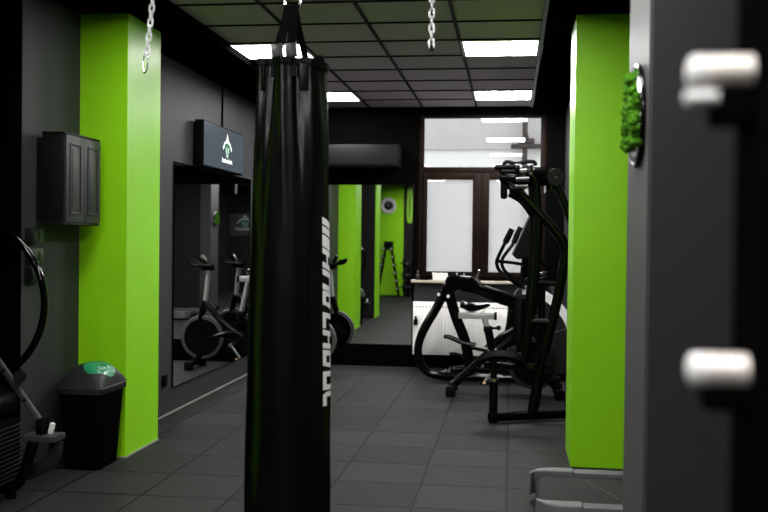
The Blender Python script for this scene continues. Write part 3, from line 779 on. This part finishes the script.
for x in (-.60, -.57, -.50, -.43):
    q = lx(x, EY0+.1, 1.085); obj('adjuster_knob', MB().lathe([(.026, 0), (.030, .01), (.026, .03), (.012, .034)], (q[0], q[1], q[2]-.01), 'z', 14), 'black_plastic', hd)
q = lx(-.34, EY0+.06, 1.04); obj('lever', MB().tube([q, (q[0]+.02, q[1], q[2]+.07)], .008, 8).ball((q[0]+.025, q[1], q[2]+.085), .016, 2), 'steel', hd)
boom = kx([(-.37, 1.035), (-.30, .985), (.06, .885), (.25, .84), (.30, .70), (.14, .735), (-.10, .80), (-.34, .90), (-.50, .925)], 10.0)
obj('boom', MB().prism(boom, 9.90, 10.26, 'y'), 'black_metal', t, bevel=.02)
obj('boom_rail', MB().tube([lx(-.34, 9.88, .985), lx(.0, 9.88, .88), lx(.24, 9.88, .80)], .016, 8, 3), 'black_gloss', t)
# front housing: a big rounded fairing carrying the white arc
hc = (.10, .385); hr = .555
pts = [(hc[0]+hr*cos(math.radians(a)), hc[1]+hr*sin(math.radians(a))) for a in range(-28, 96, 4)]
poly = pts+[(-.02, .80), (-.05, .45), (.0, .10), (.3, .06), (.55, .06)]
hz = obj('housing', MB().prism(poly, 10.02, 10.34, 'y'), 'mesh_grey', t, bevel=.012)
q = MB()
for a in (18, 42, 66): q.tube([(hc[0]+.12*cos(math.radians(a)), 10.015, hc[1]+.12*sin(math.radians(a))), (hc[0]+.54*cos(math.radians(a)), 10.015, hc[1]+.54*sin(math.radians(a)))], .006, 6)
obj('facet_line', q, 'grey_plastic', hz)
ap = [(hc[0]+(hr+.030)*cos(math.radians(a)), hc[1]+(hr+.030)*sin(math.radians(a))) for a in range(-14, 90, 3)]
ai = [(hc[0]+(hr-.055)*cos(math.radians(a)), hc[1]+(hr-.055)*sin(math.radians(a))) for a in range(-14, 90, 3)][::-1]
w_ = MB()
na = len(ap); al = ap+ai
for i in range(na-1):
    qd = [ap[i], ap[i+1], ai[na-2-i], ai[na-1-i]]
    w_.add([(x, 9.99, z) for x, z in qd]+[(x, 10.37, z) for x, z in qd], [(0, 1, 2, 3), (7, 6, 5, 4), (0, 1, 5, 4), (2, 3, 7, 6)])
wa = obj('arc_trim', w_, 'arc_white', t); plabel(wa, 'white arc over the front housing')
obj('hub', MB().lathe([(.02, -.03), (.12, -.03), (.14, 0), (.14, .03)], (hc[0]+.02, 9.98, hc[1]+.05), 'y', 28), 'black_plastic', hz)
# mast, console, handlebars
obj('mast', MB().tube([(.10, 10.15, .78), (.14, 10.15, 1.05), (.17, 10.15, 1.36), (.20, 10.15, 1.60)], .05, 12, 4), 'black_metal', t)
cons = [lx(x, 10.1, z) for x, z in ((.02, 1.285), (.06, 1.25), (.20, 1.27), (.26, 1.45), (.235, 1.68), (.175, 1.675))]
cs = obj('console', MB().prism([(c[0], c[2]) for c in cons], 9.95, 10.35, 'y'), 'black_plastic', t, bevel=.012)
e0, e1 = lx(.012, 10.1, 1.29), lx(.172, 10.1, 1.672)
obj('console_edge', MB().tube([(e0[0], 9.96, e0[2]), (e1[0], 9.96, e1[2])], .012, 8), 'grey_plastic', cs)
for dx, Y, zt in ((0, 9.78, 1.545), (.085, 10.30, 1.565)):
    hbp = [lx(.005+dx, Y, zt), lx(-.055+dx, Y, 1.42), lx(-.125+dx*.6, Y, 1.27), lx(-.14+dx*.6, Y, 1.20), lx(-.10+dx*.6, Y, 1.12), lx(.02+dx*.6, Y, 1.03), (.14, Y*.5+5.07, .95)]
    h = obj('handlebar', MB().tube(hbp, .019, 10, 5), 'black_metal', t)
    g0, g1 = lx(-.060+dx, Y, 1.41), lx(.007+dx, Y, zt+.005)
    obj('grip', MB().tube([g0, [(g0[i]+g1[i])/2 for i in range(3)], g1], [.030, .032, .028], 12, 3), 'rubber', h)
obj('cross_handle', MB().tube([lx(-.13, 9.8, 1.225), lx(.0, 9.85, 1.215), lx(.10, 9.9, 1.20), (.15, 10.1, 1.18)], .018, 10, 4), 'black_metal', t)
for Y, (a, c, z0_, z1_), ph in ((9.66, (-.66, -.34, .46, .385), 0), (10.20, (-.60, -.27, .285, .25), 1)):
    pa = obj('pedal_arm', MB().tube([lx(c-.05, Y, z1_-.02), lx(-.10, Y, .33+.06*ph), (.13, Y, .42-.1*ph)], .028, 10, 4), 'black_metal', t)
    p0, p1 = lx(a, Y, z0_), lx(c, Y, z1_)
    obj('foot_plate', MB().tube([p0, (p0[0]+.06, Y, p0[2]-.005), (p0[0]*.4+p1[0]*.6, Y, (p0[2]+p1[2])/2-.02), p1], [.03, .042, .042, .034], 12, 3, flat=(1.6, .55)), 'black_plastic', pa)
obj('link_rod', MB().tube([lx(-.24, 9.7, .33), lx(-.07, 9.7, .47), lx(.06, 9.7, .57), lx(.15, 9.75, .80)], .045, 10, 3), 'black_metal', t)
obj('link_rod', MB().tube([lx(.03, 9.75, .75), lx(-.02, 9.75, .50), lx(-.04, 9.75, .30)], .04, 10, 3), 'black_metal', t)

# ------------------------------------------------------------------ tubular weight machine in front
t = thing('weight_machine', 'tall black tubular weight machine by the right green pillar', 'weight machine', (.2, 7.9, 0))
def px(x, z, Y): k = Y/7.6; return (x*k, Y, 1.42+(z-1.42)*k)
b = MB().tube([(-.14, 7.58, .045), (.17, 7.74, .045), (.62, 7.92, .045)], .036, 14)
bb = obj('base_bar', b, 'black_metal', t)
obj('end_cap', MB().cyl((-.15, 7.575, .045), (-.135, 7.582, .045), .038), 'rubber', bb)
obj('side_rail', MB().tube([(.54, 7.89, .045), (.54, 8.70, .045)], .03, 12), 'black_metal', t)
fp = obj('front_post', MB().cyl((-.122, 7.60, .0), (-.122, 7.60, .335), .034), 'black_metal', t)
obj('collar', MB().lathe([(.040, .328), (.040, .346), (.030, .352)], (-.122, 7.60, 0), 'z', 20), 'chrome', fp)
obj('inner_tube', MB().cyl((-.122, 7.60, .34), (-.122, 7.60, .50), .026), 'black_gloss', fp)
obj('seat_pad', MB().tube([(-.235, 7.62, .45), (-.20, 7.62, .50), (-.10, 7.62, .535), (.04, 7.62, .52), (.10, 7.64, .48)], [.02, .06, .07, .07, .05], 14, 4, flat=(1.5, .5)), 'rubber', t)
obj('seat_bracket', MB().box(-.20, .20, 7.60, 7.66, .42, .47, .01), 'black_metal', t)
# main bent uprights, one on each side of the machine
for Y in (7.75, 8.30):
    pts = [px(.172, .05, Y), px(.235, .42, Y), px(.345, .90, Y), px(.382, 1.10, Y), px(.410, 1.27, Y), px(.416, 1.36, Y), px(.392, 1.44, Y), px(.330, 1.52, Y), px(.235, 1.62, Y), px(.06, 1.80, Y), px(-.06, 1.91, Y)]
    if Y > 8: pts = [(x+.01, y, z) for x, y, z in pts]; pts[0] = (pts[0][0], Y, .05)
    if Y < 8: obj('bent_upright', MB().tube(pts, .040 if Y < 8 else .036, 14, 6), 'black_gloss', t)
    vt = [px(.155, 1.95, Y), px(.185, 1.85, Y), px(.205, 1.60, Y), px(.203, 1.35, Y), px(.185, 1.06, Y), px(.155, .80, Y), px(.120, .55, Y), px(.10, .42, Y)]
    if Y > 8: vt = [(x-.035, y, z) for x, y, z in vt]
    obj('curved_column', MB().tube(vt, .034, 14, 6), 'black_gloss', t)
    pts = [px(.335, 1.89, Y), px(.40, 1.74, Y), px(.47, 1.55, Y), px(.56, 1.28, Y), (.63, Y, 1.0) if Y > 9 else px(.60, 1.05, Y)]
    if Y < 8: pts = pts[:3]+[px(.515, 1.40, Y)]
    else: pts = [(min(x, .52), y, z) for x, y, z in pts]
    obj('lever_arm', MB().tube(pts, .032, 12, 5), 'black_gloss', t)
    pd = obj('pulley', MB().lathe([(.02, -.022), (.066, -.022), (.072, -.014), (.060, 0), (.072, .014), (.066, .022), (.02, .022)], px(.338, 1.925, Y-.03), 'y', 32), 'black_plastic', t)
    c_ = px(.338, 1.925, Y-.055); obj('axle', MB().cyl(c_, (c_[0], c_[1]+.01, c_[2]), .010), 'dim_grey', pd)
y_ = 7.75
obj('top_beam', MB().tube([px(-.03, 1.955, y_), px(.16, 1.965, y_), px(.30, 1.965, y_), px(.36, 1.95, y_)], .040, 12), 'black_gloss', t)
obj('top_beam', MB().tube([px(.02, 1.89, 8.0), px(.16, 1.90, 8.0), px(.33, 1.90, 8.0)], .045, 12), 'black_metal', t)
obj('top_plate', MB().box(.15, .37, 7.72, 8.32, 1.99, 2.005, .004).box(.27, .33, 7.8, 8.3, 1.83, 1.99, .01), 'black_metal', t)
obj('cross_tube', MB().cyl(px(.338, 1.925, 7.70), px(.338, 1.925, 8.36), .03).cyl(px(.16, 1.93, 7.72), px(.16, 1.93, 8.34), .026).cyl((.21, 7.75, .93), (.20, 8.3, .93), .026).cyl((.15, 7.75, .55), (.12, 8.3, .55), .026), 'black_metal', t)
# handle head: two grips, a hanging pad and small clamps
hd = obj('handle_head', MB().box(-.10, .11, 7.70, 7.98, 1.90, 1.965, .012).box(-.02, .10, 7.68, 8.0, 1.80, 1.88, .012), 'black_metal', t)
obj('grip', MB().cyl(px(-.12, 2.0, 7.72), px(.02, 2.005, 7.72), .020).ball(px(-.12, 2.0, 7.72), .022, 2), 'rubber', hd)
obj('grip', MB().cyl(px(-.085, 1.965, 7.72), px(.06, 1.965, 7.72), .024).cyl(px(-.085, 1.965, 7.72), px(-.085, 1.965, 7.9), .02), 'rubber', hd)
obj('grip', MB().tube([px(-.07, 2.01, 7.9), px(-.045, 2.045, 7.9), px(.03, 2.03, 7.9), px(.10, 2.045, 7.9), px(.165, 2.045, 7.9), px(.18, 2.015, 7.9)], .016, 8, 3), 'rubber', hd)
obj('clamp', MB().box(.115, .165, 7.69, 7.76, 1.93, 2.03, .008).box(.02, .06, 7.69, 7.76, 1.97, 2.035, .008), 'black_metal', hd)
obj('clamp_bolt', MB().cyl(px(.145, 1.955, 7.68), px(.145, 1.955, 7.70), .014, n=12), 'dim_grey', hd)
obj('hanging_pad', MB().box(-.09, -.035, 7.72, 7.86, 1.765, 1.93, .02), 'rubber', hd)
obj('slide_tube', MB().tube([px(.03, 1.905, 7.69), px(.13, 1.91, 7.69)], .020, 12).tube([px(.03, 1.85, 7.69), px(.12, 1.852, 7.69)], .018, 12), 'dim_grey', hd)
obj('brace', MB().tube([px(-.02, 1.80, 7.82), px(.08, 1.74, 7.82), px(.17, 1.62, 7.82)], .03, 10, 3), 'black_metal', t)
# lower linkage between column and upright
obj('stay', MB().cyl(px(.19, 1.105, 7.75), px(.38, 1.105, 7.75), .024), 'black_metal', t)
obj('stay', MB().tube([px(.20, 1.30, 7.8), px(.26, 1.25, 7.8), px(.28, 1.19, 7.8), px(.21, 1.16, 7.8)], .018, 10, 4), 'black_metal', t)
obj('stay', MB().cyl(px(.16, .80, 7.75), px(.31, .80, 7.75), .034), 'black_plastic', t)
obj('guide_rod', MB().cyl(px(.255, .46, 7.9), px(.255, 1.10, 7.9), .016), 'steel' if False else 'black_gloss', t)
obj('guide_rod', MB().cyl(px(.225, .46, 8.1), px(.225, 1.10, 8.1), .016), 'black_gloss', t)
obj('lower_arm', MB().tube([px(.25, .80, 7.8), px(.26, .55, 7.8), px(.23, .30, 7.8), px(.20, .08, 7.8)], .03, 10, 4), 'black_metal', t)
obj('damper', MB().tube([px(.08, .98, 7.85), px(.07, .72, 7.85), px(.11, .55, 7.85)], [.035, .05, .04], 12, 4).tube([px(.02, .50, 7.8), px(.16, .57, 7.8)], .03, 10), 'black_plastic', t)
obj('foot_roller', MB().cyl(px(.30, .52, 7.72), px(.30, .52, 8.0), .06), 'rubber', t)

# ------------------------------------------------------------------ treadmill end between the right pillars
t = thing('treadmill', 'treadmill with grey side rails, its tail beside the right green pillar', 'treadmill', (1.1, 5.1, 0))
obj('belt', MB().box(.185, 1.75, 4.80, 5.40, .115, .128, .004), 'belt_rubber', t)
obj('roller', MB().cyl((.19, 4.79, .083), (.19, 5.41, .083), .044, n=28), 'belt_rubber', t)
obj('deck', MB().box(.26, 2.0, 4.72, 5.48, .05, .112, .008), 'black_plastic', t)
for (ya, yb, s) in ((4.695, 4.795, -1), (5.405, 5.505, 1)):
    rl = obj('side_rail', MB().box(.36, 1.75, ya, yb, .09, .150, .012), 'grey_plastic', t)
    if s > 0: pl_ = [(.36, yb), (.24, yb-.006), (.165, yb-.04), (.125, yb-.11), (.112, yb-.16), (.125, yb-.165), (.145, yb-.115), (.19, ya+.004), (.36, ya)]
    else: pl_ = [(.36, ya), (.25, ya+.004), (.185, ya+.035), (.15, ya+.085), (.135, ya+.13), (.148, ya+.135), (.165, ya+.105), (.21, yb), (.36, yb)]
    ec = obj('end_cap', MB().prism(pl_, .030, .154, 'z'), 'cap_plastic', rl, bevel=.014)
obj('caution_dots', MB().add(*(lambda pts: ([p_ for q_ in pts for p_ in q_], [(4*i, 4*i+1, 4*i+2, 4*i+3) for i in range(len(pts))]))([[(.42+.018*k, 5.30-.045*k, .1288), (.432+.018*k, 5.30-.045*k, .1288), (.432+.018*k, 5.288-.045*k, .1288), (.42+.018*k, 5.288-.045*k, .1288)] for k in range(9)])), 'grey_plastic', t)
obj('foot', MB().box(.35, .43, 4.72, 4.78, 0, .06, .01), 'rubber', t); obj('foot', MB().box(.35, .43, 5.42, 5.48, 0, .06, .01), 'rubber', t)
obj('foot', MB().box(1.8, 1.9, 4.75, 4.82, 0, .06, .01), 'rubber', t); obj('foot', MB().box(1.8, 1.9, 5.38, 5.45, 0, .06, .01), 'rubber', t)
obj('motor_hood', MB().prism([(1.72, .11), (1.80, .24), (2.0, .27), (2.18, .22), (2.2, .06), (1.72, .06)], 4.70, 5.50, 'y'), 'grey_plastic', t, bevel=.02)
for Y in (4.72, 5.48): obj('upright', MB().tube([(1.95, Y, .2), (1.85, Y, .8), (1.72, Y, 1.25)], .04, 12, 4), 'black_metal', t)
cs = obj('console', MB().box(1.60, 1.80, 4.75, 5.45, 1.22, 1.40, .03, rot=Matrix.Rotation(-.4, 3, 'Y')), 'black_plastic', t)
obj('handrail', MB().tube([(1.72, 4.72, 1.2), (1.4, 4.72, 1.0), (1.2, 4.72, .98)], .024, 10, 4).tube([(1.72, 5.48, 1.2), (1.4, 5.48, 1.0), (1.2, 5.48, .98)], .024, 10, 4), 'black_metal', t)

# ------------------------------------------------------------------ machine at the left edge
t = thing('exercise_machine', 'black exercise machine with a curved tube hoop and footrest, left of the bin', 'exercise machine', (-2.9, 4.85, 0))
KY = 4.98
def lk(x, z, Y=KY): k = Y/5.3; return (x*k, Y, 1.42+(z-1.42)*k)
hp_ = [lk(-3.185+.50*cos(math.radians(a)), 1.03+.49*sin(math.radians(a))) for a in range(-52, 205, 12)]
obj('hoop', MB().tube(hp_, .020, 12, 4), 'black_gloss', t)
br = obj('silver_bar', MB().tube([lk(-3.35, 1.20), lk(-2.96, .672), lk(-2.675, .300)], .022, 8, flat=(.35, 1.)), 'bar_grey', t)
for x, z in ((-2.93, .635), (-2.80, .465), (-2.71, .345)):
    q = lk(x, z); obj('bolt', MB().cyl((q[0], q[1]-.014, q[2]), (q[0], q[1]+.01, q[2]), .008, n=10), 'bare_black', br)
obj('pivot', MB().cyl(lk(-2.835, .60, KY-.05), lk(-2.835, .60, KY+.04), .035), 'black_plastic', t)
x0_, _, z0_ = lk(-2.80, .238); x1_, _, z1_ = lk(-2.575, .275)
fpl = obj('footrest', MB().box(x0_+.02, x1_, 4.90, 5.03, z0_, z1_, .006), 'dim_grey', t)
q = lk(-2.66, .275)
obj('strap', MB().box(q[0]+.012, q[0]+.040, 4.96, 4.985, q[2]-.002, q[2]+.062, .01, rot=Matrix.Rotation(.25, 3, 'Y')), 'white_plastic', fpl)
obj('heel_block', MB().box(q[0]-.045, q[0]+.002, 4.92, 5.0, q[2]-.002, q[2]+.085, .012), 'black_plastic', fpl)
obj('bracket', MB().tube([lk(-2.605, .23), lk(-2.62, .15), lk(-2.67, .09), lk(-2.76, .045), lk(-2.86, .02)], .04, 10, 4, flat=(.5, 1.)), 'mesh_grey', t)
q = lk(-2.62, .23)
obj('support_leg', MB().tube([(q[0]-.08, 4.9, q[2]+.01), (q[0]-.14, 4.9, .12), (q[0]-.2, 4.9, .05)], .03, 10, 3), 'black_metal', t)
ft = obj('foot', MB().box(-3.3, -2.64, 4.86, 4.94, .03, .085, .012), 'black_metal', t)
for x in (-2.67, -3.25): obj('rubber_pad', MB().lathe([(.028, 0), (.030, .02), (.018, .035)], (x, 4.90, 0), 'z', 16), 'rubber', ft)
bx1 = lk(-2.83, .3)[0]
bd_ = obj('fan_case', MB().box(-3.35, bx1, 4.52, 5.0, .085, .43, .03), 'black_plastic', t)
q = MB()
for k in range(13): q.box(-3.34, bx1+.006, 4.512, 5.006, .10+.024*k, .108+.024*k, .003)
obj('grille', q, 'mesh_grey', bd_)
ub = MB().prism([(-3.4, .44), (bx1-.02, .44), (bx1+.01, .50), (bx1-.01, .57), (bx1-.10, .61), (-3.4, .66)], 4.54, 4.97, 'y')
obj('body_shell', ub, 'black_plastic', t, bevel=.03)

# ------------------------------------------------------------------ things behind the camera, seen in the mirrors
t = thing('wall_clock', 'round white-rimmed clock on the green end wall, seen in the mirror', 'clock', (-3.16, -3.2, 2.32))
obj('rim', MB().lathe([(.11, .0), (.205, .0), (.205, .03), (.16, .045), (.11, .02)], (-3.16, -3.198, 2.32), 'y', 40), 'white_plastic', t)
obj('face', MB().lathe([(.115, 0), (.115, .022)], (-3.16, -3.198, 2.32), 'y', 32), 'plaque_black', t)
obj('hands', MB().box(-3.165, -3.155, -3.176, -3.172, 2.32, 2.40).box(-3.16, -3.10, -3.176, -3.172, 2.315, 2.325), 'white_plastic', t)
RXc = -3.10
t = thing('dumbbell_rack', 'black A-shaped dumbbell stand before the green end wall', 'dumbbell rack', (RXc, -2.85, 0))
for s in (-1, 1):
    obj('leg', MB().tube([(RXc+s*.06, -2.85, 1.32), (RXc+s*.27, -2.85, .02)], .035, 8), 'black_metal', t)
    for k in range(6):
        f_ = k/5; obj('cradle', MB().box(RXc+s*(.10+.16*f_)-.05, RXc+s*(.10+.16*f_)+.05, -2.86, -2.58, 1.16-1.0*f_-.008, 1.16-1.0*f_, .003), 'black_metal', t)
obj('head', MB().box(RXc-.12, RXc+.12, -2.92, -2.82, 1.18, 1.40, .02), 'black_plastic', t)
obj('base', MB().box(RXc-.31, RXc+.28, -3.05, -2.65, 0, .03, .008), 'black_metal', t)
proto = None; i = 0
side_w = {-1: 'left', 1: 'right'}; lev = ['topmost', 'second from top', 'third from top', 'third from bottom', 'second from bottom', 'lowest']
for s in (-1, 1):
    for k in range(6):
        f_ = k/5; loc = (RXc+s*(.10+.16*f_), -2.70, 1.16-1.0*f_+.049)
        if proto is None:
            proto = thing('dumbbell', '', 'dumbbell', loc, 'dumbbells on the A-shaped stand')
            x, y, z = loc
            obj('handle', MB().cyl((x, y-.07, z), (x, y+.07, z), .013, n=12), 'chrome', proto)
            for e in (-1, 1): obj('weight', MB().lathe([(.03, -.034), (.046, -.028), (.046, .028), (.03, .034)], (x, y+e*.07, z), 'y', 10), 'rubber', proto); obj('end_disc', MB().lathe([(.03, -.002), (.03, .002)], (x, y+e*.106, z), 'y', 10), 'silver', proto)
            d = proto
        else: d = copy_tree(proto); d.location = loc
        d['label'] = f'{lev[k]} dumbbell on the {"window-side" if s > 0 else "far"} leg of the A-shaped stand'
t = thing('exercise_band', 'green exercise band hanging on the dark end wall, seen in the mirror', 'exercise band', (-2.60, -3.19, 1.9))
obj('loop', MB().tube([(-2.64, -3.193, 2.75), (-2.655, -3.193, 2.3), (-2.64, -3.193, 1.95), (-2.60, -3.193, 1.90), (-2.57, -3.193, 1.95), (-2.56, -3.193, 2.3), (-2.58, -3.193, 2.75), (-2.61, -3.193, 2.78)], .035, 8, 4, closed=True, flat=(.25, 1.)), 'band_green', t)
obj('hook', MB().cyl((-2.61, -3.2, 2.76), (-2.61, -3.12, 2.76), .01), 'steel', t)
t = thing('weight_tree', 'dark weight tree with chrome pegs by the end wall, seen in the mirror', 'weight rack', (-2.58, -2.8, 0))
obj('post', MB().box(-2.61, -2.55, -2.83, -2.77, .02, .95, .005), 'black_metal', t)
obj('base', MB().box(-2.8, -2.36, -3.0, -2.6, 0, .025, .005), 'black_metal', t)
for z in (.25, .55, .85):
    pg = obj('peg', MB().cyl((-2.78, -2.74, z), (-2.38, -2.74, z), .024), 'chrome', t)
    obj('weight_plate', MB().lathe([(.03, -.02), (.12, -.02), (.12, .02), (.03, .02)], (-2.69, -2.74, z), 'x', 24).lathe([(.03, -.02), (.12, -.02), (.12, .02), (.03, .02)], (-2.47, -2.74, z), 'x', 24), 'rubber', pg)
t = thing('wall_sign', 'grey wall sign with a green and white logo, seen in the left mirror', 'sign', (1.56, -3.2, 1.5))
pn = obj('panel', MB().box(1.15, 1.98, -3.2, -3.17, 1.50, 2.08, .02), 'sign_panel', t)
draw_logo(pn, lambda a, bb: Vector((1.54-a, -3.166, 1.84+bb)), Vector((0, .003, 0)), (.50, .40), 'sign_white', 'sign_green')

# ------------------------------------------------------------------ light from outside, camera
w = bpy.data.worlds.new('World'); sc.world = w; w.use_nodes = True
bg = w.node_tree.nodes['Background']; bg.inputs[0].default_value = (.96, .98, 1, 1); bg.inputs[1].default_value = 2.06

F = 965.; H = 1.42
yaw = math.atan(127/F); pitch = -math.atan(15.5/F); roll = math.radians(.66)
fw = Vector((-sin(yaw)*cos(pitch), cos(yaw)*cos(pitch), sin(pitch)))
r0 = fw.cross(Vector((0, 0, 1))).normalized(); u0 = r0.cross(fw)
Rv = r0*cos(roll)+u0*sin(roll); Uv = -r0*sin(roll)+u0*cos(roll)
cam = bpy.data.cameras.new('camera'); co = bpy.data.objects.new('camera', cam); COL.objects.link(co)
co.matrix_world = Matrix(((Rv.x, Uv.x, -fw.x, 0), (Rv.y, Uv.y, -fw.y, 0), (Rv.z, Uv.z, -fw.z, H), (0, 0, 0, 1)))
cam.sensor_width = 36; cam.lens = 36*F/768; cam.clip_start = .05
cam.dof.use_dof = True; cam.dof.focus_distance = 6.5; cam.dof.aperture_fstop = cam.lens/15.
sc.camera = co
vs_ = sc.view_settings
vs_.view_transform = 'Standard'; vs_.look = 'None'; vs_.exposure = .2; vs_.gamma = 1; vs_.use_curve_mapping = False
cy = sc.cycles
cy.max_bounces = 10; cy.diffuse_bounces = 5; cy.glossy_bounces = 6; cy.transparent_max_bounces = 8
cy.use_denoising = True; cy.sample_clamp_indirect = 6.
